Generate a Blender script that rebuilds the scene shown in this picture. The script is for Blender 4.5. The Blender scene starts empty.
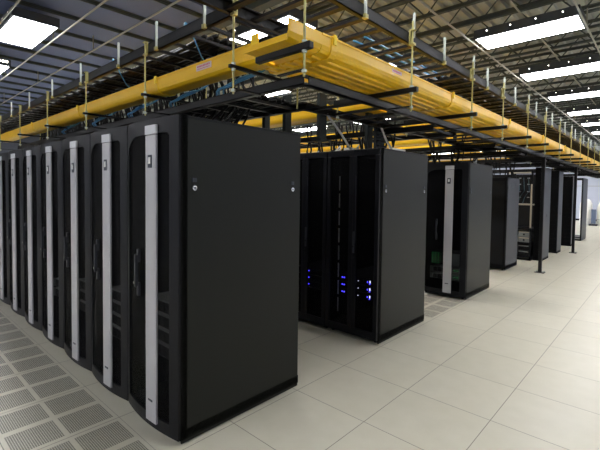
import bpy, bmesh, math, random
from mathutils import Vector, Matrix
random.seed(7)
PI=math.pi
col=bpy.context.scene.collection
ORD=['nearest','second nearest','third nearest','fourth nearest','fifth nearest','sixth nearest','seventh nearest','eighth nearest','ninth nearest','tenth nearest','eleventh nearest','twelfth nearest','thirteenth nearest','fourteenth nearest','fifteenth nearest','sixteenth nearest','seventeenth nearest','eighteenth nearest','nineteenth nearest','twentieth nearest','twenty-first nearest','twenty-second nearest','twenty-third nearest','twenty-fourth nearest','twenty-fifth nearest','twenty-sixth nearest','twenty-seventh nearest','twenty-eighth nearest','twenty-ninth nearest','thirtieth nearest','thirty-first nearest','thirty-second nearest','thirty-third nearest','thirty-fourth nearest','thirty-fifth nearest']

# ---------------------------------------------------------------- materials
def srgb(c):
    return tuple(((v/255)/12.92 if v/255<=.04045 else ((v/255+.055)/1.055)**2.4) for v in c)+(1,)
def mat(name,c,rough=.5,metal=0,emit=None,es=0,noise=0,bump=0,nscale=20,spec=.5,coat=0):
    m=bpy.data.materials.new(name); m.use_nodes=True
    nt=m.node_tree; b=nt.nodes['Principled BSDF']
    b.inputs['Base Color'].default_value=srgb(c); b.inputs['Roughness'].default_value=rough
    b.inputs['Metallic'].default_value=metal; b.inputs['Specular IOR Level'].default_value=spec
    if coat: b.inputs['Coat Weight'].default_value=coat
    if emit: b.inputs['Emission Color'].default_value=srgb(emit); b.inputs['Emission Strength'].default_value=es
    if noise or bump:
        tc=nt.nodes.new('ShaderNodeTexCoord'); n=nt.nodes.new('ShaderNodeTexNoise'); n.inputs['Scale'].default_value=nscale
        n.inputs['Detail'].default_value=4
        nt.links.new(tc.outputs['Object'],n.inputs['Vector'])
        if noise:
            mx=nt.nodes.new('ShaderNodeMix'); mx.data_type='RGBA'
            a=srgb(c); mx.inputs['A'].default_value=tuple(v*(1-noise) for v in a[:3])+(1,)
            mx.inputs['B'].default_value=tuple(min(1,v*(1+noise)) for v in a[:3])+(1,)
            nt.links.new(n.outputs['Fac'],mx.inputs['Factor']); nt.links.new(mx.outputs['Result'],b.inputs['Base Color'])
        if bump:
            bp=nt.nodes.new('ShaderNodeBump'); bp.inputs['Strength'].default_value=bump; bp.inputs['Distance'].default_value=.002
            nt.links.new(n.outputs['Fac'],bp.inputs['Height']); nt.links.new(bp.outputs['Normal'],b.inputs['Normal'])
    return m
M={}
M['panel']=mat('black_powder_coat',(25,27,23),.42,noise=.08,bump=.15,nscale=60,spec=.26)
M['frame']=mat('black_frame_paint',(12,13,18),.42,spec=.22)
M['inner']=mat('cabinet_interior_black',(9,9,10),.8,spec=.15)
M['strip']=mat('silver_trim_strip',(188,187,190),.38,metal=.25,noise=.03,nscale=5)
M['cap']=mat('pale_trim_cap',(215,217,222),.45)
M['emblem']=mat('dark_emblem',(45,50,62),.4)
M['chrome']=mat('chrome_lock',(210,210,205),.25,metal=.9)
M['handle']=mat('dark_grey_handle',(40,42,50),.35,metal=.1)
M['yellow']=mat('yellow_plastic',(248,194,22),.34,noise=.1,nscale=6)
M['yellow2']=mat('bright_yellow_plastic',(255,216,30),.4)
M['rackblack']=mat('ladder_rack_black',(15,15,17),.42,spec=.25)
M['rod']=mat('zinc_yellow_rod',(176,170,112),.4,metal=.5)
M['zinc']=mat('galvanised_strut',(190,198,190),.4,metal=.5)
M['joist']=mat('grey_joist_paint',(84,90,86),.6,noise=.1)
M['conduit']=mat('pale_conduit',(168,166,150),.4,metal=.4)
M['cable']=mat('black_cable',(12,12,14),.55,spec=.2)
M['cablegrey']=mat('grey_cable',(165,168,172),.5)
M['cableblue']=mat('blue_cable',(70,140,190),.5)
M['cablewhite']=mat('white_cable',(220,224,226),.5)
M['bracket']=mat('dark_green_grey_bracket',(30,36,35),.5,spec=.25)
M['server']=mat('server_dark_grey',(130,134,132),.45)
M['servermid']=mat('server_silver_grey',(150,152,150),.4,metal=.3)
M['bay']=mat('server_bay_black',(16,16,18),.55,spec=.2)
M['beige']=mat('beige_rack_paint',(196,186,164),.5)
M['white']=mat('white_plastic',(238,238,232),.5)
M['bluepost']=mat('blue_grey_paint',(92,106,132),.5)
M['label']=mat('white_label',(232,232,228),.5)
M['side_light']=mat('grey_blue_panel',(54,58,66),.45)
M['ledblue']=mat('blue_led',(60,70,255),.4,emit=(70,60,255),es=3)
M['ledgreen']=mat('green_led',(60,220,120),.4,emit=(60,230,130),es=.3)
M['ledwhite']=mat('white_led',(220,230,240),.4,emit=(220,230,255),es=2)
M['diffuser']=mat('lit_diffuser',(255,255,255),.5,emit=(252,252,255),es=12)
M['slot']=mat('lit_slot',(255,255,255),.5,emit=(255,248,235),es=5)  # emission stands for fixture light leaking through openings in the housing
M['housing']=mat('fixture_housing',(70,74,78),.5)
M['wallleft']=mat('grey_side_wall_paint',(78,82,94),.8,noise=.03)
M['wall']=mat('pale_blue_wall_paint',(196,202,220),.8,noise=.03)
M['pinkink']=mat('pink_print',(214,90,130),.6)
M['sticker']=mat('pinkish_sticker',(226,206,200),.6)

# mesh door: fine perforation read as a smoked see-through sheet
def perf_mat():
    m=bpy.data.materials.new('perforated_door_mesh'); m.use_nodes=True; nt=m.node_tree
    b=nt.nodes['Principled BSDF']; b.inputs['Base Color'].default_value=srgb((9,9,11)); b.inputs['Roughness'].default_value=.5; b.inputs['Specular IOR Level'].default_value=.15
    t=nt.nodes.new('ShaderNodeBsdfTransparent'); t.inputs[0].default_value=(1,1,1,1)
    mx=nt.nodes.new('ShaderNodeMixShader'); mx.inputs[0].default_value=.3
    nt.links.new(t.outputs[0],mx.inputs[1]); nt.links.new(b.outputs[0],mx.inputs[2])
    nt.links.new(mx.outputs[0],nt.nodes['Material Output'].inputs['Surface'])
    return m
M['perf']=perf_mat()

# raised floor with plain and perforated tiles
def floor_mat():
    m=bpy.data.materials.new('raised_floor_tiles'); m.use_nodes=True; nt=m.node_tree; N=nt.nodes; L=nt.links
    b=N['Principled BSDF']
    g=N.new('ShaderNodeNewGeometry'); s=N.new('ShaderNodeSeparateXYZ'); L.new(g.outputs['Position'],s.inputs[0])
    def mth(op,a,bv=None,c=None):
        n=N.new('ShaderNodeMath'); n.operation=op
        for i,v in enumerate((a,bv,c)):
            if v is None: continue
            if isinstance(v,(int,float)): n.inputs[i].default_value=v
            else: L.new(v,n.inputs[i])
        return n.outputs[0]
    X=s.outputs[0]; Y=s.outputs[1]
    near=mth('LESS_THAN',Y,1.14); left=mth('LESS_THAN',X,-2.082)
    zoneA=mth('MULTIPLY',near,left)
    zc=mth('MULTIPLY',mth('MULTIPLY',mth('GREATER_THAN',Y,4.677),mth('LESS_THAN',Y,5.897)),left)
    perf=mth('MAXIMUM',zoneA,zc)
    u=mth('DIVIDE',mth('ADD',X,.842+61),.61)
    y1=mth('DIVIDE',mth('ADD',Y,-3.457+61),.61); y2=mth('DIVIDE',mth('ADD',Y,-1.14+61),.61)
    v=mth('ADD',mth('MULTIPLY',y2,zoneA),mth('MULTIPLY',y1,mth('SUBTRACT',1,zoneA)))
    fu=mth('FRACT',u); fv=mth('FRACT',v)
    def edge(f,w): # near 0 or 1
        return mth('LESS_THAN',mth('SUBTRACT',.5,mth('ABSOLUTE',mth('SUBTRACT',f,.5))),w)
    seam=mth('MAXIMUM',edge(fu,.0042),edge(fv,.0042))
    # plate rim on the perforated tiles and 2x2 fields of holes
    def inner(f,a,bb): return mth('MULTIPLY',mth('GREATER_THAN',f,a),mth('LESS_THAN',f,bb))
    fieldu=mth('MAXIMUM',inner(fu,.055,.455),inner(fu,.545,.945))
    fieldv=mth('MAXIMUM',inner(fv,.045,.475),inner(fv,.525,.955))
    field=mth('MULTIPLY',mth('MULTIPLY',fieldu,fieldv),perf)
    hu=mth('ABSOLUTE',mth('SUBTRACT',mth('FRACT',mth('MULTIPLY',fu,50)),.5))
    hv=mth('ABSOLUTE',mth('SUBTRACT',mth('FRACT',mth('MULTIPLY',fv,50)),.5))
    hole=mth('LESS_THAN',mth('SQRT',mth('ADD',mth('MULTIPLY',hu,hu),mth('MULTIPLY',hv,hv))),.43)
    holes=mth('MULTIPLY',hole,field)
    tc=N.new('ShaderNodeTexNoise'); tc.inputs['Scale'].default_value=7; tc.inputs['Detail'].default_value=5
    L.new(g.outputs['Position'],tc.inputs['Vector'])
    # per tile tint
    fl=N.new('ShaderNodeCombineXYZ'); L.new(mth('FLOOR',u),fl.inputs[0]); L.new(mth('FLOOR',v),fl.inputs[1])
    wn=N.new('ShaderNodeTexWhiteNoise'); wn.noise_dimensions='2D'; L.new(fl.outputs[0],wn.inputs['Vector'])
    def mix(f,a,bb):
        n=N.new('ShaderNodeMix'); n.data_type='RGBA'
        if isinstance(f,(int,float)): n.inputs['Factor'].default_value=f
        else: L.new(f,n.inputs['Factor'])
        for k,vv in (('A',a),('B',bb)):
            if isinstance(vv,tuple): n.inputs[k].default_value=vv
            else: L.new(vv,n.inputs[k])
        return n.outputs['Result']
    base=mix(tc.outputs['Fac'],srgb((200,196,178)),srgb((214,210,194)))
    base=mix(mth('MULTIPLY',wn.outputs['Value'],.35),base,srgb((194,190,172)))
    c=mix(holes,base,srgb((104,100,90)))
    c=mix(mth('MULTIPLY',seam,.75),c,srgb((96,90,80)))
    L.new(c,b.inputs['Base Color']); b.inputs['Roughness'].default_value=.36; b.inputs['Specular IOR Level'].default_value=.4
    return m
M['floor']=floor_mat()

# ---------------------------------------------------------------- mesh builder
class MB:
    def __init__(s): s.v=[]; s.f=[]; s.n=[]
    def box(s,x0,x1,y0,y1,z0,z1):
        n=len(s.v); x0,x1=min(x0,x1),max(x0,x1); y0,y1=min(y0,y1),max(y0,y1); z0,z1=min(z0,z1),max(z0,z1)
        s.v+=[(x0,y0,z0),(x1,y0,z0),(x1,y1,z0),(x0,y1,z0),(x0,y0,z1),(x1,y0,z1),(x1,y1,z1),(x0,y1,z1)]
        s.f+=[tuple(n+i for i in q) for q in ((0,3,2,1),(4,5,6,7),(0,1,5,4),(1,2,6,5),(2,3,7,6),(3,0,4,7))]
        return s
    def tube(s,pts,r,seg=8,cap=True):
        pts=[Vector(p) for p in pts]; n0=len(s.v); k=len(pts)
        up=Vector((0,0,1))
        for i,p in enumerate(pts):
            d=(pts[min(i+1,k-1)]-pts[max(i-1,0)]).normalized()
            ref=up if abs(d.dot(up))<.95 else Vector((1,0,0))
            a=d.cross(ref).normalized(); b=d.cross(a).normalized()
            rr=r[i] if isinstance(r,(list,tuple)) else r
            for j in range(seg):
                t=2*PI*j/seg; s.v.append(tuple(p+a*math.cos(t)*rr+b*math.sin(t)*rr))
        for i in range(k-1):
            for j in range(seg):
                a=n0+i*seg+j; b=n0+i*seg+(j+1)%seg
                s.f.append((a,b,b+seg,a+seg))
        if cap:
            s.f.append(tuple(n0+j for j in reversed(range(seg)))); s.f.append(tuple(n0+(k-1)*seg+j for j in range(seg)))
        return s
    def extr(s,prof,axis,a,b):
        """closed polygon profile [(p,z)] extruded along axis 'x' (p=y) or 'y' (p=x)"""
        n=len(s.v); k=len(prof)
        for t in (a,b):
            for p,z in prof: s.v.append((t,p,z) if axis=='x' else (p,t,z))
        for i in range(k):
            j=(i+1)%k; s.f.append((n+i,n+j,n+k+j,n+k+i))
        s.f.append(tuple(n+i for i in reversed(range(k)))); s.f.append(tuple(n+k+i for i in range(k)))
        return s
    def build(s,name,m,parent=None,bevel=0,smooth=False):
        me=bpy.data.meshes.new(name); me.from_pydata(s.v,[],s.f)
        bm=bmesh.new(); bm.from_mesh(me); bmesh.ops.recalc_face_normals(bm,faces=bm.faces); bm.to_mesh(me); bm.free()
        me.materials.append(m); o=bpy.data.objects.new(name,me); col.objects.link(o)
        if smooth:
            for p in me.polygons: p.use_smooth=True
        if bevel:
            b=o.modifiers.new('Bevel','BEVEL'); b.width=bevel; b.segments=2; b.limit_method='ANGLE'
        if parent: o.parent=parent
        return o
def each(mbs,name,m,parent):
    return [b.build(name,m,parent) for b in mbs]
def thing(name,label,cat,loc=(0,0,0),group=None):
    o=bpy.data.objects.new(name,None); o.empty_display_size=.1; col.objects.link(o); o.location=loc
    o['label']=label; o['category']=cat
    if group: o['group']=group
    return o
def tag(o,label,cat,group=None):
    o['label']=label; o['category']=cat
    if group: o['group']=group
    return o
def struct(o): o['kind']='structure'; return o
def copy_tree(o,parent=None,skip=()):
    c=o.copy(); col.objects.link(c)
    if parent: c.parent=parent
    for ch in list(o.children):
        if ch.name.split('.')[0] not in skip: copy_tree(ch,c,skip)
    return c

# ---------------------------------------------------------------- room
RX0,RX1,RY0,RY1=-21,4.2,-8,28.5
ZD=4.62
struct(MB().box(RX0,RX1,RY0,RY1,-.05,0).build('floor',M['floor']))
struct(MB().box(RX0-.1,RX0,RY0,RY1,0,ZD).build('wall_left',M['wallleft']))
struct(MB().box(RX1,RX1+.1,RY0,RY1,0,ZD).build('wall_right',M['wall']))
struct(MB().box(RX0,RX1,RY1,RY1+.1,0,ZD).build('wall_back',M['wall']))
struct(MB().box(RX0,RX1,RY0-.1,RY0,0,ZD).build('wall_front',M['wall']))
# corrugated roof deck: ribs run along X in the near bay, along Y in the far bay
GY=3.95
M['decknear']=mat('blue_grey_deck',(100,112,148),.7,noise=.06,nscale=3)
M['deckfar']=mat('grey_green_deck',(172,176,170),.7,noise=.1,nscale=3)
def deck(x0,x1,y0,y1,axis,m,pitch,h):
    mb=MB()
    a,b=(y0,y1) if axis=='x' else (x0,x1)
    n=int((b-a)/pitch)+1; pts=[]
    for i in range(n):
        t=a+i*pitch
        for d,z in ((0,0),(.42,0),(.5,1),(.92,1)):
            q=t+d*pitch
            if q<b: pts.append((q,ZD+z*h))
    pts.append((b,pts[-1][1]))
    lo,hi=(x0,x1) if axis=='x' else (y0,y1)
    for p,z in pts:
        mb.v+= [(lo,p,z),(hi,p,z)] if axis=='x' else [(p,lo,z),(p,hi,z)]
    for i in range(len(pts)-1): mb.f.append((2*i,2*i+1,2*i+3,2*i+2))
    return mb.build('ceiling',m)
struct(deck(-5.35,RX1,RY0,GY,'x',M['deckfar'],.2,.05))
struct(MB().box(RX0,-5.35,RY0,GY-.08,4.33,4.36).build('ceiling',M['decknear']))
struct(deck(RX0,RX1,GY,RY1,'y',M['deckfar'],.2,.05))
struct(MB().box(RX0,RX1,RY0,RY1,ZD+.06,ZD+.1).build('ceiling',M['joist']))

# girder between bays
gir=thing('roof_girder','deep grey steel girder between the two joist bays above the corner trough','girder',(0,0,0))
MB().box(RX0,RX1,GY-.07,GY+.07,ZD-.03,ZD-.001).build('top_flange',M['joist'],gir)
MB().box(RX0,RX1,GY-.07,GY+.07,4.16,4.18).build('bottom_flange',M['joist'],gir)
MB().box(RX0,RX1,GY-.008,GY+.008,4.18,ZD-.03).build('web',M['joist'],gir)

def joist(length,zt=ZD-.005,hasweb=True):
    """bar joist along +X from 0"""
    t=thing('bar_joist','x','joist')
    tc=MB(); bc=MB(); w=MB()
    zb=4.24
    tc.box(0,length,-.03,-.008,zt-.012,zt); tc.box(0,length,.008,.03,zt-.012,zt); tc.box(0,length,-.014,-.008,zt-.05,zt-.012); tc.box(0,length,.008,.014,zt-.05,zt-.012)
    if not hasweb: zb=4.285
    bc.box(0,length,-.03,-.008,zb,zb+.012); bc.box(0,length,.008,.03,zb,zb+.012); bc.box(0,length,-.014,-.008,zb,zb+.04); bc.box(0,length,.008,.014,zb,zb+.04)
    n=int(length/.6)
    pts=[]
    for i in range(n+1):
        pts.append((i*.6+.01,0,zb+.02)); 
        if i<n: pts.append((i*.6+.31,0,zt-.03))
    for a,b in zip(pts[:-1],pts[1:]): w.tube([a,b],.011,5)
    tc.build('top_chord',M['joist'],t); bc.build('bottom_chord',M['joist'],t); w.build('web',M['joist'],t) if hasweb else 0
    return t
LF=RX1-RX0-.1
jf=joist(LF-.1)
y=GY+.62; i=0
while y<RY1-.3:
    o=jf if i==0 else copy_tree(jf)
    o.location=(RX0+.1,y,0)
    o['label']='grey open web joist crossing the far bay, %s to the girder'%ORD[min(i,34)]; o['group']='joists of the far roof bay'
    y+=.7; i+=1
jn=joist(GY-RY0-.3); js=joist(GY-RY0-.3,4.325,False); js_used=False
x=-.7; i=0
while x>RX0+.4:
    if x>-5.3: o=jn if i==0 else copy_tree(jn)
    else:
        o=copy_tree(js) if js_used else js; js_used=True
    o.location=(x,RY0+.1,0); o.rotation_euler=(0,0,PI/2)
    o['label']='grey open web joist of the left bay, %s to the trough corner'%ORD[i]; o['group']='joists of the left roof bay'
    x-=.82; i+=1

# light fixtures
def fixture():
    t=thing('ceiling_light','x','light'); L,W=1.42,.62
    h=MB(); h.box(0,L,0,.03,4.01,4.13); h.box(0,L,W-.03,W,4.01,4.13); h.box(0,.03,.03,W-.03,4.01,4.13); h.box(L-.03,L,.03,W-.03,4.01,4.13); h.box(0,L,0,W,4.13,4.145)
    h.build('housing',M['housing'],t)
    d=MB(); d.box(.03,L-.03,.03,W-.03,4.004,4.02); d.build('diffuser',M['diffuser'],t)
    for k in range(9):
        yy=.07+k*.06; MB().box(L,L+.004,yy-.018,yy+.018,4.075,4.115).build('end_slot',M['slot'],t)
    for k in range(4): MB().tube([(.2+k*.34,-.001,4.1),(.2+k*.34,-.007,4.1)],.009,8).build('side_glow_hole',M['slot'],t)  # glowing discs imitate light leaking from holes in the long side
    return t
fx=fixture(); first=True
XR=[-1.0+3.03*k for k in (1,0,-1,-2,-3,-4,-5)]
YR=[1.5+2.61*k for k in (0,1,2,3,4,5,6,7,8,9,-2,-3)]  # last two rows: unseen, added behind the viewer to light the cabinet fronts
def ordn(i): return ['nearest','second','third','fourth','fifth','sixth','seventh','eighth','ninth','tenth','first unseen behind the viewer','second unseen behind the viewer'][i]
for a,xr in ((5,XR[5]),(6,XR[6]),(4,XR[4]),(3,XR[3]),(2,XR[2]),(1,XR[1]),(0,XR[0])):
    for b_,yy in enumerate(YR):
        if a>=5 and 3<b_<10: continue
        if yy+.6>RY1: continue
        if a==0 and b_<1: continue
        o=fx if first else copy_tree(fx,None,() if a>3 else ('end_slot',)); first=False
        o.location=(xr-1.42,yy,0)
        cn=['rightmost line','line over the open aisle','line behind the wide trough','line over the middle cabinets','line over the left row','far left line','leftmost line'][a]
        o['label']='lit white ceiling light, %s in the %s'%(ordn(b_),cn); o['group']='ceiling lights'
# thin conduits
def conduit(p,q,label):
    t=thing('conduit',label,'conduit',(0,0,0),'conduits under the joists'); MB().tube([p,q],.013,8).build('pipe',M['conduit'],t)
    m=MB(); P,Q=Vector(p),Vector(q); n=int((Q-P).length/3)
    for i in range(1,n):
        c=P.lerp(Q,i/n); m.box(c.x-.008,c.x+.008,c.y-.008,c.y+.008,c.z,4.245)
    m.build('hanger',M['conduit'],t)
conduit((RX0+.05,1.44,3.985),(-1,1.44,3.985),'thin conduit along the near edge of the left ceiling lights')
conduit((RX0+.05,2.2,3.985),(-1,2.2,3.985),'thin conduit along the far edge of the left ceiling lights')
conduit((RX0+.05,2.83,3.985),(-1,2.83,3.985),'thin conduit between the left ceiling lights and the ladder rack')
conduit((-2.46,GY+.2,3.985),(-2.46,RY1-.05,3.985),'thin conduit touching the left ends of the aisle lights')
conduit((-1.7,GY+.2,4.165),(-1.7,RY1-.05,4.165),'thin conduit passing above the middle of the aisle lights')
conduit((-.98,GY+.2,3.985),(-.98,RY1-.05,3.985),'thin conduit touching the right ends of the aisle lights')

# ---------------------------------------------------------------- cabinets
RE=-2.1; W=.669; H=1.97; D=1.03
def bow_panel(mb,x0,x1,z0,z1,fn,off,th,n=16):
    """curved slab following front curve fn(x), off in front, thickness th"""
    n0=len(mb.v)
    for i in range(n+1):
        x=x0+(x1-x0)*i/n; yf=fn(x)-off
        for yy,zz in ((yf,z0),(yf,z1),(yf+th,z1),(yf+th,z0)): mb.v.append((x,yy,zz))
    for i in range(n):
        a=n0+4*i
        for j in range(4):
            k=(j+1)%4; mb.f.append((a+j,a+k,a+4+k,a+4+j))
    mb.f.append((n0,n0+1,n0+2,n0+3)); b=n0+4*n; mb.f.append((b+3,b+2,b+1,b))
def carcass(t,w,d,h,back=True):
    b=MB()
    b.box(-w,-w+.006,.05,d,.05,h-.02)                 # left skin
    b.box(-w,-w+.04,.0,.045,.03,h-.0); b.box(-.045,-.0,.0,.045,.03,h)    # front posts
    b.box(-w,-w+.04,d-.05,d,.03,h-.02); b.box(-.045,-.012,d-.05,d,.03,h-.02)
    b.box(-w,0,.0,d,.03,.09)
    b.box(-w+.04,-.045,d-.02,d-.01,.09,h-.03)
    b.build('carcass',M['inner'],t)
    f=MB()
    for fx_ in (-w+.05,-.06):
        for fy in (.06,d-.06): f.tube([(fx_,fy,0),(fx_,fy,.03)],.02,8)
    f.build('foot',M['frame'],t)
    MB().box(-w,0,.0,d,h-.022,h).build('top_panel',M['frame'],t,bevel=.004)
def side_panel(t,d,h,locks=True,m='panel',lz=1.545):
    sp=MB().box(-.011,0,.005,d-.004,.008,h-.012).build('side_panel',M[m],t,bevel=.004)
    if locks:
        for yy in (.09,d-.09):
            lk=MB().tube([(0,yy,lz),(.007,yy,lz)],.016,14).build('lock',M['chrome'],sp)
            MB().tube([(.006,yy,lz),(.009,yy,lz)],.006,10).build('keyhole',M['emblem'],lk)
            MB().box(0,.005,yy-.015,yy+.015,lz+.035,lz+.06).build('latch',M['emblem'],sp)
    return sp
def bow_cabinet():
    t=thing('server_cabinet','x','server cabinet'); w=W-.004
    carcass(t,w,D,H); side_panel(t,D,H)
    cx=-w/2; fn=lambda x:-.002-.034*(1-((x-cx)/(w/2))**2)
    d=MB()
    bow_panel(d,-w+.002,-.002,1.875,H-.002,fn,.012,.018)      # head
    bow_panel(d,-w+.002,-.002,.045,.11,fn,.012,.018)          # foot rail
    bow_panel(d,-w+.002,-w+.04,.11,1.875,fn,.012,.018,4)     # stiles
    bow_panel(d,-.082,-.002,.11,1.875,fn,.012,.018,5)
    for (a0,a1,dd) in ((-w+.04,-w+.2,.07),(-.112,-.082,.02)):
        for q in range(8):
            t0=a0+(a1-a0)*q/8; t1=a0+(a1-a0)*(q+1)/8
            k_=((q+.5)/8) if a0>-.2 else 1-(q+.5)/8
            bow_panel(d,t0,t1,1.875-dd*k_**2,1.876,fn,.012,.018,1)
    door=d.build('door',M['frame'],t,smooth=False)
    g=MB(); bow_panel(g,-w+.04,-.082,.11,1.875,fn,.004,.004); g.build('mesh_panel',M['perf'],door)
    # caps over head and foot closing the bow
    n=16
    for z in (H-.004,.045):
        c=MB(); n0=len(c.v)
        for i in range(n+1):
            x=-w+.002+(w-.004)*i/n; c.v+=[(x,fn(x)-.011,z),(x,.01,z),(x,fn(x)-.011,z-.012),(x,.01,z-.012)]
        for i in range(n):
            a=n0+4*i; c.f+=[(a,a+1,a+5,a+4),(a+2,a+6,a+7,a+3),(a,a+4,a+6,a+2)]
        c.build('door_cap',M['frame'],door)
    s=MB(); sx=-.262; bow_panel(s,sx-.05,sx+.067,.075,1.865,fn,.024,.012,4)
    st=s.build('trim_strip',M['strip'],door)
    s=MB(); bow_panel(s,sx-.053,sx+.07,1.87,1.925,fn,.027,.014,4); s.build('strip_cap',M['cap'],st)
    yf=fn(sx)-.027
    e=MB(); e.box(sx-.022,sx+.028,yf,yf+.004,1.665,1.745); em=e.build('emblem',M['emblem'],st,bevel=.002)
    e=MB(); e.box(sx-.01,sx+.014,yf-.002,yf,1.69,1.73); e.build('emblem_face',M['label'],em)
    e=MB(); e.box(sx-.02,sx+.03,yf,yf+.004,.205,.216); e.build('small_nameplate',M['emblem'],st)
    hx=-w+.235; yh=fn(hx)-.012
    hb=MB().box(hx-.008,hx+.008,yh-.032,yh-.010,.9,1.11)
    hd=hb.build('handle',M['handle'],door,bevel=.004)
    for q in (.84,1.06): MB().box(hx-.012,hx+.012,yh-.014,yh+.004,q,q+.085).build('handle_mount',M['handle'],hd,bevel=.003)
    MB().tube([(hx,yh-.033,.93),(hx,yh-.037,.93)],.009,10).build('handle_lock',M['chrome'],hd)
    return t
A=bow_cabinet()
side=['nearest of the left row']+['%s cabinet of the left row'%s for s in ('second','third','fourth','fifth','sixth','seventh','eighth','ninth')]
for i in range(9):
    o=A if i==0 else copy_tree(A,None,('lock','latch'))
    o.location=(RE-W*i,1.257,0)
    o['label']='black cabinet with bowed door and silver strip, '+side[i]
    o['group']='silver striped cabinets of the left row'
Cc=copy_tree(A); Cc.location=(RE,5.8,0); Cc['label']='black cabinet with silver strip standing alone behind the split-door cabinet'; 
if 'group' in Cc: del Cc['group']

def split_cabinet():
    t=thing('server_cabinet','x','server cabinet'); w=.655; h=H
    carcass(t,w,D,h); side_panel(t,D,h)
    sp=-.315
    for (x0,x1,hs) in ((-w+.003,sp-.002,1),(sp+.002,-.003,-1)):
        d=MB(); y0,y1=-.03,-.002
        d.box(x0,x1,y0,y1,1.9,h-.01); d.box(x0,x1,y0,y1,.045,.12); d.box(x0,x0+.045,y0,y1,.12,1.9); d.box(x1-.045,x1,y0,y1,.12,1.9)
        dd=d.build('door',M['frame'],t,bevel=.003)
        MB().box(x0+.045,x1-.045,-.018,-.014,.12,1.9).build('mesh_panel',M['perf'],dd)
        if hs<0:
            MB().box(x0+.012,x0+.032,-.04,-.028,.9,1.12).build('handle',M['handle'],dd,bevel=.003)
            m=MB(); 
            for zz in (.86,.97,): m.tube([(x0+.022,-.03,zz),(x0+.022,-.044,zz)],.008,8)
            m.build('lock',M['chrome'],dd)
            MB().box(x0+.036,x0+.041,-.036,-.028,1.0,1.7).build('door_rod',M['handle'],dd)
    return t
B=split_cabinet(); B.location=(RE,3.46,0); B['label']='black split-door cabinet ending the second row, blue lights inside'
B2=copy_tree(B,None,('latch',)); B2.location=(RE-.663,3.46,0); B2['label']='black split-door cabinet left of the row end, half hidden by the left row'
# white dashed cable manager inside B1
vm=thing('cable_manager','pale slotted vertical strip inside the split-door cabinet','cable manager')
m=MB(); xx=RE-.555
MB().box(xx-.012,xx+.012,3.53,3.535,.3,1.85).build('channel',M['inner'],vm)
for k in range(8): m.box(xx-.006,xx+.006,3.522,3.53,1.70-.19*k-.155,1.70-.19*k)
m.build('slot',M['cablegrey'],vm)

def rack_server(w,d,h,m='server',leds='ledgreen',bays=4):
    t=thing('rack_server','x','server')
    MB().box(-w,0,0,d,0,h).build('chassis',M[m],t,bevel=.003)
    b=MB(); n=bays; bw=(w*.6)/n
    for k in range(n): b.box(-w+.03+k*bw,-w+.03+(k+1)*bw-.008,-.006,0,.008,h-.01)
    b.build('drive_bay',M['bay'],t)
    b=MB()
    for k in range(3): b.box(-.12,-.03,-.004,0,.01+k*h*.3,.01+k*h*.3+.006)
    b.build('vent',M['bay'],t)
    b=MB(); b.box(-.05,-.036,-.007,-.001,h*.55,h*.55+.01); b.box(-.09,-.076,-.007,-.001,h*.55,h*.55+.01)
    b.build('status_light',M[leds],t)
    b=MB(); b.box(-w-.012,-w,-.02,.0,0,h); b.box(0,.012,-.02,0,0,h); b.build('ear',M['servermid'],t)
    return t
sv=rack_server(.44,.7,.085)
def place_sv(src,x,y,z,label,group=None,first=[True]):
    if first[0] and src is sv: o=src; first[0]=False
    else: o=copy_tree(src)
    o.location=(x,y,z); o['label']=label
    if group: o['group']=group
    return o
pos=['lowest','second from the bottom','third from the bottom','top']
for k in range(4): place_sv(sv,RE-.105,1.335,.42+k*.098,'grey rack server in the nearest cabinet, %s of its stack'%pos[k],'servers in the nearest cabinet')
for k in range(4): place_sv(sv,RE-W-.105,1.335,.36+k*.098,'grey rack server in the second left cabinet, %s of its stack'%pos[k],'servers in the second cabinet')
for k in range(3): place_sv(sv,RE-2*W-.105,1.335,.42+k*.098,'grey rack server in the third left cabinet, %s of its stack'%pos[k],'servers in the third cabinet')
for k in range(2): place_sv(sv,RE-3*W-.105,1.335,.42+k*.098,'grey rack server in the fourth left cabinet, %s of its pair'%['lower','upper'][k],'servers in the fourth cabinet')
for k in range(2): place_sv(sv,RE-.105,5.865,.24+k*.098,'rack server in the lone striped cabinet, %s of its pair'%['lower','upper'][k],'servers in the lone cabinet')
for c in range(2):
    for k in range(3):
        s=thing('storage_server','dark storage unit with blue lights in the %s split-door cabinet, %s of three'%(['end','half hidden'][c],['lowest','middle','top'][k]),'server',(RE-.105-.663*c,3.53,.405+k*.078),'blue lit storage units')
        MB().box(-.44,0,0,.7,0,.07).build('chassis',M['bay'],s,bevel=.003)
        for q in ((-.40,-.374) if c==0 else (-.25,-.225)): MB().box(q,q+.011,-.006,0,.034,.046).build('indicator',M['ledblue'],s)
        if c==0:
            for q in ((-.075,.03),(-.05,.014)): MB().box(q[0],q[0]+.009,-.006,0,q[1],q[1]+.013).build('indicator',M['ledblue'],s)
            MB().box(-.045,-.038,-.006,0,.03,.055).build('status_light',M['ledwhite'],s)
            MB().box(-.19,-.185,-.006,0,.03,.036).build('status_light',M['ledwhite'],s)
gs=thing('network_switch','grey switch with rows of green lights in the lone cabinet','switch',(RE-.11,5.86,.46))
MB().box(-.44,0,0,.4,0,.18).build('chassis',M['bay'],gs,bevel=.003)
MB().box(-.22,-.01,-.006,0,.0,.18).build('front_plate',M['server'],gs)
b=MB()
for r in range(5):
    for c in range(3): b.box(-.42+c*.045,-.412+c*.045,-.005,0,.02+r*.034,.026+r*.034)
b.build('port_light',M['ledgreen'],gs)

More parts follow.
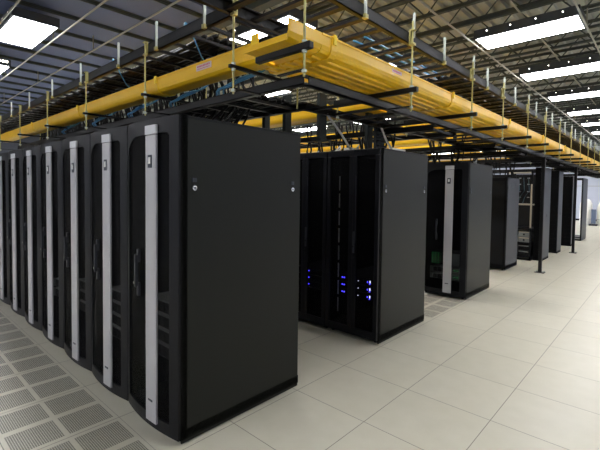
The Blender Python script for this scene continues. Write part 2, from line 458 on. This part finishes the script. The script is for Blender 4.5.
# row D: lower grey cabinet
t=thing('server_cabinet','shorter black cabinet with grey-blue side and two small vents, before the open rack','server cabinet',(-2.36,8.58,0))
carcass(t,.64,.86,1.85); sp=side_panel(t,.86,1.85,False,'side_light')
b=MB()
for yy in (.3,.55):
    for k in range(4): b.box(0,.003,yy,yy+.12,1.66+k*.022,1.672+k*.022)
b.build('vent',M['emblem'],sp)
d=MB().box(-.635,-.005,-.03,-.002,.04,1.84).build('door',M['inner'],t,bevel=.003)
MB().box(-.6,-.04,-.033,-.03,.12,1.78).build('mesh_panel',M['bay'],d)
# narrow end units E F G
def narrow(name,label,x1,w,y0,y1,h,m):
    t=thing(name,label,'cable manager',(x1,y0,0))
    dd=y1-y0
    MB().box(-w,0,0,dd,.0,.06).build('base',M['inner'],t)
    MB().box(-w,-.012,.0,dd,.06,h).build('body',M['inner'],t,bevel=.003)
    sp=MB().box(-.012,0,.0,dd,.03,h-.01).build('side_panel',M[m],t,bevel=.003)
    for k in range(int(h/.12)-1): MB().box(-w+.02,-.03,-.012,0,.12+k*.12,.14+k*.12).build('cable_finger',M['inner'],t)
    MB().box(0,.006,dd*.5-.02,dd*.5+.02,1.0,1.06).build('catch',M['handle'],sp)
    return t
narrow('cable_manager','tall narrow black unit with grey-blue end, right beside the first black post',RE,.19,10.46,11.12,2.14,'side_light')
narrow('cable_manager','tall black unit with thin pale end, between the two black posts',RE,.4,12.1,12.6,2.13,'side_light')
narrow('cable_manager','tall dark unit behind the second black post',RE,.5,14.1,14.75,2.06,'side_light')
# far black cabinets behind the open rack
far=thing('server_cabinet','x','server cabinet')
carcass(far,.62,.95,2.05); d=MB().box(-.617,-.003,-.03,-.002,.04,2.04).build('door',M['bay'],far,bevel=.003)
MB().box(-.56,-.54,-.045,-.03,.95,1.15).build('handle',M['handle'],d)
for i in range(4):
    o=far if i==0 else copy_tree(far)
    o.location=(-2.5-.62*i,11.95,0); o['label']='plain black cabinet in the far row behind the open rack, %s from the aisle'%['first','second','third','fourth'][i]; o['group']='plain black cabinets of the far row'

def open_rack(x1,x0,y0,y1,h,m,label,shelves):
    t=thing('open_rack',label,'rack',(x1,y0,0)); w=x1-x0; d=y1-y0
    for xx in (-w,-.035):
        for yy in (0,d-.035):
            MB().box(xx,xx+.035,yy,yy+.035,0,h).build('post',M[m],t,bevel=.002)
    for k,z in enumerate((0.0,h-.04)): 
        b=MB(); b.box(-w,0,0,.03,z,z+.05); b.box(-w,0,d-.03,d,z,z+.05); b.box(-w,-w+.03,0,d,z,z+.05); b.box(-.03,0,0,d,z,z+.05); b.build('frame_rail',M[m],t)
    for z in shelves: MB().box(-w+.01,-.01,.01,d-.01,z-.012,z+.012).build('shelf',M['beige' if z>1.2 else m],t)
    return t
open_rack(-2.3,-2.85,10.3,10.95,2.06,'frame','beige open frame rack with shelves of equipment, left of the first post',(.08,.4,.72,1.28))
for r,z in enumerate((.092,.225,.412,.545)):
    for c in range(2):
        s=thing('chassis_unit','black equipment unit in the open rack, %s shelf %s side'%(['lowest','second','third','fourth'][r],['left','right'][c]),'equipment',(-2.59+c*.245,10.34,z),'equipment in the open rack')
        MB().box(-.225,0,0,.5,0,.115).build('case',M['bay' if r<2 else 'server'],s,bevel=.004)
        MB().box(-.215,-.01,-.006,0,.09,.11).build('front_lip',M['beige' if r>=2 else 'servermid'],s)
        b=MB(); b.tube([(-.11,-.001,.05),(-.11,-.01,.05)],.02,10); b.build('fan_grille',M['frame'],s)
b=MB().box(-2.335,-2.305,10.285,10.3,.75,1.75); tag(b.build('rack_strut',M['beige']),'pale vertical strip on the front of the open rack','strip')
MB().box(-.5,-.04,-.012,0,2.0,2.03).build('top_bar',M['beige'],bpy.data.objects['open_rack'])
# patch panels in the open rack
for k,z in enumerate((1.42,1.55,1.72,1.86)):
    s=thing('patch_panel','patch panel high in the open rack, %s of four'%['lowest','second','third','highest'][k],'patch panel',(-2.34,10.34,z),'patch panels in the open rack')
    MB().box(-.47,0,0,.05,0,.06).build('plate',M['bay'],s)
    for q in range(0,5,2): MB().box(-.44+q*.09,-.39+q*.09,-.004,0,.02,.04).build('port_group',M['cablegrey'],s)
b=MB()
for q in range(4):
    x=-2.39-.1*q; b.tube([(x,10.3,1.9),(x+.03,10.27,1.6),(x-.06,10.26,1.45),(x-.1,10.29,1.32)],.008,6)
M['cableslate']=mat('slate_cable',(50,80,92),.5)
tag(b.build('cable_bundle',M['cableslate']),'slate blue patch cords drooping across the open rack','cable')
# H: open rack with side panel
h=open_rack(RE-.01,RE-.55,16.0,16.95,2.06,'frame','last black open frame rack before the pale wall, light showing through',(.1,))
MB().box(0,.01,0,.95,.03,2.05).build('side_panel',M['side_light'],h)

# black floor posts
def post(x,y,label):
    t=thing('support_post',label,'post',(x,y,0),'black posts carrying the ladder rack')
    MB().box(-.08,.08,-.08,.08,0,.012).build('base_plate',M['rackblack'],t)
    MB().box(-.03,.03,-.03,.03,.012,2.256).build('pole',M['rackblack'],t,bevel=.004)
    b=MB()
    for sx in (-.06,.06):
        for sy in (-.06,.06): b.tube([(sx,sy,.012),(sx,sy,.03)],.01,6)
    b.build('bolt',M['zinc'],t)
post(-1.82,8.93,'black square post on the floor, nearer of the two in the aisle')
post(-1.82,12.56,'black square post on the floor, farther of the two in the aisle')

# ---------------------------------------------------------------- yellow troughs
def rprof(p0,p1,z0,z1,r,th,ribs=0):
    """U trough profile, open top: outer then inner"""
    out=[(p0-.006,z1),(p0-.006,z1-.012),(p0,z1-.014)]
    out+=[(p0,z0+r)]+[(p0+r-r*math.cos(a),z0+r-r*math.sin(a)) for a in (PI/6,PI/3,PI/2)]
    if ribs:
        n=ribs; L=(p1-p0-2*r)/n
        for i in range(n):
            q=p0+r+i*L
            out+=[(q+L*.15,z0),(q+L*.25,z0-.012),(q+L*.55,z0-.012),(q+L*.65,z0)]
    out+=[(p1-r+r*math.sin(a),z0+r-r*math.cos(a)) for a in (0.001,PI/6,PI/3)]+[(p1,z0+r),(p1,z1-.014),(p1+.006,z1-.012),(p1+.006,z1)]
    inn=[(p1-th,z1),(p1-th,z0+r),(p1-r*.7,z0+th*1.5),(p0+r*.7,z0+th*1.5),(p0+th,z0+r),(p0+th,z1)]
    return out+inn
def trough(axis,p0,p1,z0,z1,a,b,label,couplers=(),ribs=0,r=.04):
    t=thing('cable_trough',label,'cable trough')
    MB().extr(rprof(p0,p1,z0,z1,r,.005,ribs),axis,a,b).build('channel',M['yellow'],t)
    for c in couplers:
        ct=MB().extr(rprof(p0-.006,p1+.006,z0-(.014 if ribs else .006),z1+.004,r,.007),axis,c-.03,c+.03).build('coupler',M['yellow'],t)
        for e in (p0-.016,p1+.006):
            if axis=='x': MB().box(c-.015,c+.015,e,e+.01,z1-.05,z1+.014).build('clip',M['yellow2'],ct)
            else: MB().box(e,e+.01,c-.015,c+.015,z1-.05,z1+.014).build('clip',M['yellow2'],ct)
    return t
TZ0,TZ1=2.412,2.535
ta=trough('x',1.8,1.985,TZ0-.014,TZ1-.008,-9.5,-2.05,'yellow plastic cable trough along the left row, narrow and rounded',couplers=(-3.42,-5.35,-7.3),r=.05)
# pink and white sticker on its near side
stk=MB().box(-2.78,-2.58,1.7975,1.7995,2.462,2.508).build('sticker',M['sticker'],ta)
b=MB()
for k in range(9): b.box(-2.765+k*.019,-2.752+k*.019,1.7965,1.7975,2.487,2.499)
b.box(-2.765,-2.6,1.7965,1.7975,2.472,2.476)
b.build('sticker_print',M['pinkink'],stk)
tb=trough('y',-2.24,-1.65,TZ0,TZ1,1.98,22,'wide ribbed yellow plastic cable trough along the row ends',couplers=(2.1,4.05,6.0,7.95,9.9,11.85,13.8),ribs=6,r=.05)
stk=MB().box(-1.6495,-1.6475,2.85,3.0,2.485,2.51).build('sticker',M['sticker'],tb)
b=MB()
for k in range(6): b.box(-1.6475,-1.6465,2.865+k*.02,2.878+k*.02,2.492,2.503)
b.build('sticker_print',M['pinkink'],stk)
# corner fitting: floor with end apron, outer wall, low near lip, end tab
cf=thing('trough_corner','yellow corner fitting where the two cable troughs meet, open on its near side','cable trough')
c=MB()
prof=[(-2.05,TZ0+.004),(-1.70,TZ0+.004),(-1.665,TZ0+.02),(-1.65,TZ0+.05),(-1.65,TZ1),(-1.656,TZ1),(-1.656,TZ0+.052),(-1.67,TZ0+.026),(-1.702,TZ0+.011),(-2.05,TZ0+.011)]
c.extr(prof,'y',1.68,1.98)
c.box(-2.24,-2.05,1.986,1.998,TZ0+.0,TZ0+.02)
c.build('elbow',M['yellow'],cf)
MB().box(-2.05,-1.66,1.672,1.68,TZ0-.004,TZ0+.032).build('near_lip',M['yellow'],cf)
c=MB(); c.box(-2.06,-2.048,1.78,2.0,TZ0-.026,TZ0-.014); c.box(-2.06,-2.048,1.78,1.79,TZ0-.026,TZ1+.01); c.box(-2.06,-2.048,1.99,2.0,TZ0-.026,TZ1+.05)
c.build('collar',M['yellow2'],cf)
MB().box(-2.09,-2.02,1.768,1.779,TZ1-.06,TZ1+.03).build('end_tab',M['yellow2'],cf,bevel=.004)
# cross troughs above the other rows
crossY=[(3.6,3.85,'second row'),(5.4,5.75,'lone striped cabinet'),(6.6,6.95,'back of the lone striped cabinet'),(7.75,8.05,'grey-blue sided cabinet'),(9.9,10.2,'open rack'),(12.0,12.3,'far black cabinets')]
for p0,p1,nm in crossY:
    trough('x',p0,p1,TZ0-.03,TZ1-.03,-9,-2.27,'yellow plastic cable trough running left above the %s'%nm,couplers=(-2.9,-4.8),r=.05)

# ---------------------------------------------------------------- ladder racks
def ladder(name_,label,axis,p0,p1,z0,z1,a,b,sw=.035,pitch=.23,rungz=None,rh=.022,rw=.03,flip=False,cat='ladder rack',ends=None):
    t=thing('ladder_rack',label,cat)
    A_,B_=a,b
    for e in (p0,p1-sw):
        m_=MB()
        if ends: a,b=ends[0 if e==p0 else 1]
        if axis=='x':
            m_.box(a,b,e,e+sw,z1-.008,z1); m_.box(a,b,e,e+sw,z0,z0+.008)
            ey=e if e==p0 else e+sw-.006
            m_.box(a,b,ey,ey+.006,z0,z1)
        else:
            m_.box(e,e+sw,a,b,z1-.008,z1); m_.box(e,e+sw,a,b,z0,z0+.008)
            ex=e if e==p0 else e+sw-.006
            m_.box(ex,ex+.006,a,b,z0,z1)
        m_.build('stringer',M['rackblack'],t)
    a,b=A_,B_
    rz=z0+.01 if rungz is None else rungz
    n=int((b-a-.1)/pitch)
    r0=None
    for i in range(n+1):
        if i>95: break
        q=a+.05+i*pitch
        if flip: q=b-.05-i*pitch
        if r0 is None:
            mb=MB()
            if axis=='x': mb.box(-rw/2,rw/2,p0+.006,p1-.006,rz,rz+rh)
            else: mb.box(p0+.006,p1-.006,-rw/2,rw/2,rz,rz+rh)
            r0=mb.build('rung',M['rackblack'],t); r=r0
        else:
            r=r0.copy(); col.objects.link(r); r.parent=t
        r.location=(q,0,0) if axis=='x' else (0,q,0)
    return t
UZ0,UZ1=2.755,2.845
ladder('u','black upper ladder rack running left above the left row trough','x',1.77,2.38,UZ0,UZ1,-13,-2.33,pitch=.26,flip=True)
ladder('u','black upper ladder rack running away above the wide yellow trough','y',-2.31,-1.62,UZ0,UZ1,1.2,23,pitch=.24,rw=.05)
LZ0,LZ1=2.240,2.305
ladder('l','black lower ladder rack along the left row, just above the cabinets','x',1.98,2.64,LZ0,LZ1,-9,-2.45,pitch=.26,flip=True,sw=.045,ends=((-9,-1.80),(-9,-2.36)))
ladder('l','black lower ladder rack along the row ends under the wide trough','y',-2.40,-1.80,LZ0,LZ1,2.7,22,pitch=.3,sw=.045,ends=((2.64,22),(2.03,22)))
lows=[(4.0,4.6,'second row'),(6.0,6.5,'lone striped cabinet'),(7.3,7.7,'floor behind the lone cabinet'),(8.9,9.4,'grey-blue sided cabinet'),(10.5,11.1,'open rack'),(13.0,13.6,'floor past the second post')]
for p0,p1,nm in lows:
    ladder('l','black lower ladder rack running left above the %s'%nm,'x',p0,p1,LZ0-.058,LZ0,-9,-1.82,pitch=.3,flip=True)
# ladder rack crossing the aisle near the pale wall
ladder('l','black ladder rack crossing the aisle before the pale wall','x',16.5,17.0,2.17,2.23,-7,RX1-.02,pitch=.4)
ladder('l','black ladder rack crossing the aisle, the higher one before the pale wall','x',19.5,20.1,2.45,2.51,-7,RX1-.02,pitch=.4)

# ---------------------------------------------------------------- trapeze hangers
def hanger_y(y,i):
    """for the trough along Y: bar along X"""
    t=thing('trapeze_hanger','threaded rod hanger with black bar under the wide trough, %s one'%ORD[i],'hanger',(0,y,0),'hangers of the wide trough')
    for xx in ((-1.59,-2.345) if i else (-1.59,)):
        MB().tube([(xx,0,2.20),(xx,0,2.93)],.0075,8).build('rod',M['rod'],t)
    b0=-2.38 if i else -2.0
    MB().box(b0,-1.535,-.02,.02,2.352,2.392).build('bar',M['rackblack'],t,bevel=.004)
    for xx in ((-1.59,-2.345) if i else (-1.59,)):
        for q in (2.392,2.336,2.225): MB().tube([(xx,0,q),(xx,0,q+.016)],.016,6).build('nut',M['zinc'],t)
    c=MB(); c.box(-1.612,-1.57,-.022,.022,UZ0-.022,UZ0-.004); c.box(-1.612,-1.6,-.022,.022,UZ0-.004,UZ1+.004); c.box(-1.612,-1.57,-.022,.022,UZ1+.004,UZ1+.012)
    c.build('clamp',M['rod'],t)
    MB().box(-1.60,-1.582,.018,.03,2.80,3.0).build('strut',M['zinc'],t)
    MB().box(-1.80,-1.585,-.015,.015,2.236,2.244).build('bracket',M['rackblack'],t)
ys=[1.75,3.06,4.42,5.5,6.7,7.85,9.05,10.25,11.45,12.65,13.85,15.05,16.25,17.45]
for i,y in enumerate(ys): hanger_y(y,i)
def hanger_x(x,i):
    t=thing('trapeze_hanger','threaded rod hanger with black bar under the left row trough, %s one'%ORD[i],'hanger',(x,0,0),'hangers of the left row trough')
    for yy in (1.75,2.40):
        MB().tube([(0,yy,2.20),(0,yy,2.86)],.0075,8).build('rod',M['rod'],t)
    MB().box(-.014,.014,1.715,2.43,2.374,2.398).build('bar',M['rackblack'],t,bevel=.003)
    for yy in (1.75,2.40):
        for q in (2.398,2.358): MB().tube([(0,yy,q),(0,yy,q+.016)],.016,6).build('nut',M['zinc'],t)
    MB().tube([(0,1.75,2.215),(0,1.75,2.235)],.016,6).build('nut',M['zinc'],t)
    c=MB(); c.box(-.022,.022,1.738,1.768,UZ0-.02,UZ0-.002); c.box(-.022,.022,1.758,1.768,UZ0-.002,UZ1+.004); c.box(-.022,.022,1.738,1.768,UZ1+.004,UZ1+.014)
    c.build('clamp',M['rod'],t)
    MB().box(-.015,.015,1.75,1.99,2.233,2.243).build('bracket',M['rackblack'],t)
xs=[-2.25,-3.53,-4.95,-6.37,-7.8,-9.2]
for i,x in enumerate(xs): hanger_x(x,i)
# short silver struts standing up from the upper racks between the rods
for i in range(len(ys)-1):
    y=(ys[i]+ys[i+1])/2
    t=thing('strut_stub','short galvanised strut on the upper rack above the wide trough, %s one'%ORD[i],'strut',(0,y,0),'strut stubs on the upper rack')
    MB().box(-1.622,-1.604,-.009,.009,UZ0+.02,UZ1+.15).build('upright',M['zinc'],t)
    MB().box(-1.63,-1.598,-.018,.018,UZ0-.01,UZ0+.02).build('clip',M['rod'],t)
for i,x in enumerate([-2.62,-3.35,-4.12,-5.15,-6.2,-7.3,-8.4]):
    t=thing('strut_stub','short galvanised strut on the upper rack above the left row, %s one'%ORD[i],'strut',(x,0,0),'strut stubs on the left upper rack')
    MB().box(-.009,.009,1.756,1.772,UZ0+.01,UZ1+.15).build('upright',M['zinc'],t)
    MB().box(-.016,.016,1.748,1.776,UZ0-.01,UZ0+.02).build('clip',M['rod'],t)

# vertical brackets between the lower rack and the cabinets
for i,(x,y,w,z0,z1,sl,lb) in enumerate([(-2.402,2.92,.10,2.02,2.44,0,'dark upright bracket behind the lower rack, right of the inner corner'),(-2.402,3.72,.10,1.99,2.43,0,'dark upright bracket behind the lower rack over the second row'),(-2.402,3.93,.17,1.99,2.42,1,'slotted comb bracket over the second row'),(-2.62,2.678,.08,1.98,2.43,0,'dark upright bracket left of the inner corner of the lower rack'),(-2.9,2.673,.07,1.98,2.43,0,'dark upright bracket farther left of the inner corner')]):
    t=thing('upright_bracket',lb,'bracket',(x,y,0))
    MB().box(-.04,.0,-w/2,w/2,z0,z1).build('upright',M['bracket'],t,bevel=.003)
    MB().box(-.09,.02,-w/2-.01,w/2+.01,z0-.02,z0).build('foot',M['bracket'],t)
    if sl:
        b=MB()
        for k in range(7): b.box(0,.03,-w/2,w/2,z0+.04+k*.055,z0+.062+k*.055)
        b.build('tooth',M['frame'],t)
# small white labels on cabinet tops
for x,y,w,lb in ((-2.50,3.5,.09,'small white tag on top of the end split-door cabinet'),(RE-.06,3.75,.03,'small white tag on the split-door cabinet edge above its side panel')):
    tag(MB().box(x-w,x,y,y+ .05 if w>.05 else y+.3,H,H+.03).build('white_tag',M['label']),lb,'tag')

# ---------------------------------------------------------------- cables
tag(MB().tube([(-2.38,2.95,2.25),(-2.45,3.25,2.12),(-2.5,3.5,1.978)],.011,8).build('hanging_strap',M['cablegrey']),'pale strap slanting down to the middle of the end split-door cabinet','strap')
tag(MB().tube([(-2.38,3.9,2.245),(-2.26,3.8,2.1),(-2.14,3.72,1.978)],.011,8).build('hanging_strap',M['cablegrey']),'pale strap slanting down to the side-panel edge of the end split-door cabinet','strap')
def wob(a,b,n,amp,sag=0):
    a,b=Vector(a),Vector(b); pts=[]
    for i in range(n+1):
        t=i/n; p=a.lerp(b,t)
        p+=Vector((random.uniform(-amp,amp),random.uniform(-amp,amp),random.uniform(-amp,amp)*.5-sag*4*t*(1-t)))
        pts.append(p)
    return pts
def smooth(p):
    out=[p[0]]
    for a,b in zip(p[:-1],p[1:]): out+= [a.lerp(b,.25),a.lerp(b,.75)]
    return out+[p[-1]]
def bundle(label,paths,r,m,group=None):
    b=MB()
    for p in paths: b.tube(smooth(p),r,6)
    return tag(b.build('cable_bundle',M[m],smooth=True),label,'cable',group)
def trayrun(axis,p0,p1,a,b,z,n,r,amp=.03):
    out=[]
    for k in range(n):
        q=p0+(p1-p0)*(k+.5)/n; 
        zz=z+random.uniform(0,.03)
        P=wob((a,q,zz),(b,q,zz),int(abs(b-a)/.5),amp) if axis=='x' else wob((q,a,zz),(q,b,zz),int(abs(b-a)/.5),amp)
        out.append([Vector((v.x,v.y,max(v.z,z))) for v in P])
    return out
bundle('black cables lying in the upper ladder rack above the left row',trayrun('x',1.98,2.32,-12,-2.9,2.80,15,.018),.018,'cable')
bundle('pale grey cables lying in the upper ladder rack above the left row',trayrun('x',2.0,2.3,-11,-3.2,2.83,3,.008),.008,'cablegrey')
bundle('black cables lying in the upper ladder rack above the wide trough',trayrun('y',-2.2,-1.75,4.4,22,2.80,16,.02),.02,'cable')
bundle('pale grey cables lying in the upper ladder rack above the wide trough',trayrun('y',-2.15,-1.95,3.8,14,2.83,3,.009),.009,'cablegrey')
bundle('blue cables lying in the upper ladder rack above the wide trough',trayrun('y',-2.1,-1.9,2.9,5.5,2.84,2,.009),.009,'cableblue')
bundle('black cables lying in the lower ladder rack along the left row',trayrun('x',2.06,2.58,-8.8,-2.5,2.29,14,.016),.016,'cable')
bundle('grey cables lying in the lower ladder rack along the left row',trayrun('x',2.1,2.5,-8.8,-2.4,2.32,3,.007),.007,'cablegrey')
for p0,p1,nm in lows[:5]:
    bundle('black cables lying in the lower ladder rack above the %s'%nm,trayrun('x',p0+.06,p0+.3,-8.5,-2.5,2.215,3,.012),.012,'cable')
# bundles dropping from the upper rack and the lower rack into the left row cabinets
for i in range(16):
    x=-3.0-.36*i; ps=[]
    for k in range(12):
        q=x+random.uniform(-.18,.18); y=random.uniform(2.2,2.42); 
        P=[Vector((q,y,2.80)),Vector((q+random.uniform(-.05,.05),y+random.uniform(-.03,.05),2.62)),Vector((q+random.uniform(-.08,.08),y+.05,2.45)),Vector((q+random.uniform(-.1,.1),y,2.3)),Vector((q+random.uniform(-.12,.12),min(y-.12,2.25),2.12)),Vector((q+random.uniform(-.05,.05),min(y-.15,2.22),1.975))]
        ps.append(P)
    bundle('black cable drop behind the left row trough, %s drop'%ORD[i],ps,.011,'cable','cable drops of the left row')
for i,x in enumerate([-2.55,-3.3,-4.2,-5.2,-6.4]):
    P=[]
    for k in range(3):
        o=random.uniform(-.05,.05)
        P.append([Vector((x+o-.28,2.05+.01*k,2.33)),Vector((x-.2+o,1.99+.01*k,2.36)),Vector((x+o-.08,1.985,2.35+.012*k)),Vector((x+.06+o,2.0,2.38+.015*k)),Vector((x+.2+o,2.06,2.42)),Vector((x+.28,2.12,2.50))])
    bundle('blue patch cords looping under the left row trough, %s loop'%ORD[i],P,.007,'cableblue','blue cord loops')
for i,x in enumerate([-3.0,-4.4]):
    P=[[Vector((x+.012*k,1.83+.01*k,2.85)),Vector((x+.04,1.80,2.9+.01*k)),Vector((x+.09,1.82,2.83)),Vector((x+.12,1.86,2.72)),Vector((x+.08,1.95,2.62)),Vector((x,2.1,2.6))] for k in range(2)]
    bundle('pale blue cord arching over the left upper rack edge, %s arch'%ORD[i],P,.006,'cableblue','blue cord arches')
# white coils and connectors on cabinet tops
rows=[('left row',1.62,2.2,RE-.15,-6.5,13),('second row',3.6,4.3,RE-.25,-4.6,10),('lone striped cabinet',6.0,6.7,RE-.2,-3.2,4)]
for nm,y0,y1,xa,xb,n in rows:
    for i in range(n):
        x=xa+(xb-xa)*i/max(1,n-1)+random.uniform(-.05,.05); y=random.uniform(y0,y1); ps=[]
        for k in range(2):
            R=random.uniform(.02,.04); z=H+.006+k*.02
            ps.append([Vector((x+R*math.cos(a),y+R*math.sin(a),z+.012*a/PI)) for a in [j*PI/4 for j in range(8)]]+[Vector((x+R*.8,y,z+.04)),Vector((x+R*.6,y+.03,z+.06)),Vector((x-R*.6,y+.06,z+.03))])
        bundle('looped cord on top of the %s, %s loop'%(nm,ORD[i]),ps,.006,random.choice(['cablegrey','cable','cablewhite']),'looped cords on top of the %s'%nm)
# black drops over the second row and beyond
for r,(yy,xa,n,nm) in enumerate([(4.25,-2.55,4,'second row'),(6.25,-2.45,2,'lone striped cabinet'),(9.15,-2.5,3,'grey-blue sided cabinet')]):
    for i in range(n):
        x=xa-.35*i; ps=[]; zt=H if r<2 else 1.85
        for k in range(7):
            q=x+random.uniform(-.12,.12); y=yy+random.uniform(-.15,.15)
            ps.append([Vector((q,y,2.42)),Vector((q+random.uniform(-.05,.05),y,2.3)),Vector((q+random.uniform(-.1,.1),y+random.uniform(-.05,.05),2.12)),Vector((q+random.uniform(-.08,.08),y,zt))])
        bundle('black cable drop above the %s, %s to the aisle'%(nm,ORD[i]),ps,.012,'cable','cable drops of the %s'%nm)

# ---------------------------------------------------------------- far end of the room
def drum(x,y,r,h,label,knob):
    t=thing('storage_drum',label,'drum',(x,y,0)); seg=24
    prof=[(0,0),(r*.97,0),(r,.05),(r,h*.72),(r*.93,h*.84),(r*.7,h*.94),(r*.4,h),(0,h)]
    b=MB(); n0=0
    for (q,z) in prof[1:-1]:
        for j in range(seg): b.v.append((q*math.cos(2*PI*j/seg),q*math.sin(2*PI*j/seg),z))
    k=len(prof)-2
    for i in range(k-1):
        for j in range(seg): b.f.append((i*seg+j,i*seg+(j+1)%seg,(i+1)*seg+(j+1)%seg,(i+1)*seg+j))
    b.f.append(tuple(reversed(range(seg)))); b.f.append(tuple((k-1)*seg+j for j in range(seg)))
    b.build('vessel',M['white'],t,smooth=True)
    if knob: MB().tube([(0,0,h),(0,0,h+.04),(0,0,h+.12),(0,0,h+.14)],[.05,.1,.1,.05],12).build('cap',M['emblem'],t)
    MB().box(-r,r,-r-.003,-r+.0,.3,.32).build('band',M['cablegrey'],t)
drum(-3.08,24.6,.27,1.3,'white rounded vessel before the pale wall, beside the last rack',False)
drum(-2.36,24.6,.27,1.2,'white rounded vessel with dark cap at the right edge before the pale wall',True)
t=thing('floor_pedestal','blue-grey pillar with dark base between the two white vessels','pedestal',(-2.73,24.3,0))
MB().box(-.17,.17,-.13,.13,.0,.08).build('base',M['emblem'],t)
MB().box(-.09,.09,-.09,.09,.1,.8).build('column',M['bluepost'],t,bevel=.01)
struct(MB().box(RX0,RX1,RY1-.02,RY1,2.0,2.03).build('trim_1',M['cablegrey']))
struct(MB().box(RX0,RX1,RY1-.02,RY1,0,.1).build('baseboard_back',M['frame']))

# ---------------------------------------------------------------- world, camera
w=bpy.data.worlds.new('World'); bpy.context.scene.world=w; w.use_nodes=True
w.node_tree.nodes['Background'].inputs[0].default_value=(.02,.022,.025,1)
f,yaw,pit,rol,cy,hh=402.166,42.5856,2.1746,.7428,-19.12,1.5371
ya,pi_,ro=map(math.radians,(yaw,pit,rol))
fw=Vector((-math.sin(ya)*math.cos(pi_),math.cos(ya)*math.cos(pi_),-math.sin(pi_)))
r=Vector((math.cos(ya),math.sin(ya),0)); u=r.cross(fw)
r2=r*math.cos(ro)+u*math.sin(ro); u2=r2.cross(fw)
cam=bpy.data.cameras.new('Camera'); co=bpy.data.objects.new('Camera',cam); col.objects.link(co)
mt=Matrix((r2,u2,-fw)).transposed().to_4x4(); mt.translation=Vector((0,0,hh)); co.matrix_world=mt
cam.sensor_width=36; cam.lens=f/600*36; cam.shift_y=cy/600; cam.clip_start=.05; cam.clip_end=200
sc=bpy.context.scene; sc.camera=co
sc.view_settings.view_transform='Standard'; sc.view_settings.look='None'; sc.view_settings.gamma=1; sc.view_settings.use_curve_mapping=False
sc.view_settings.exposure=.78
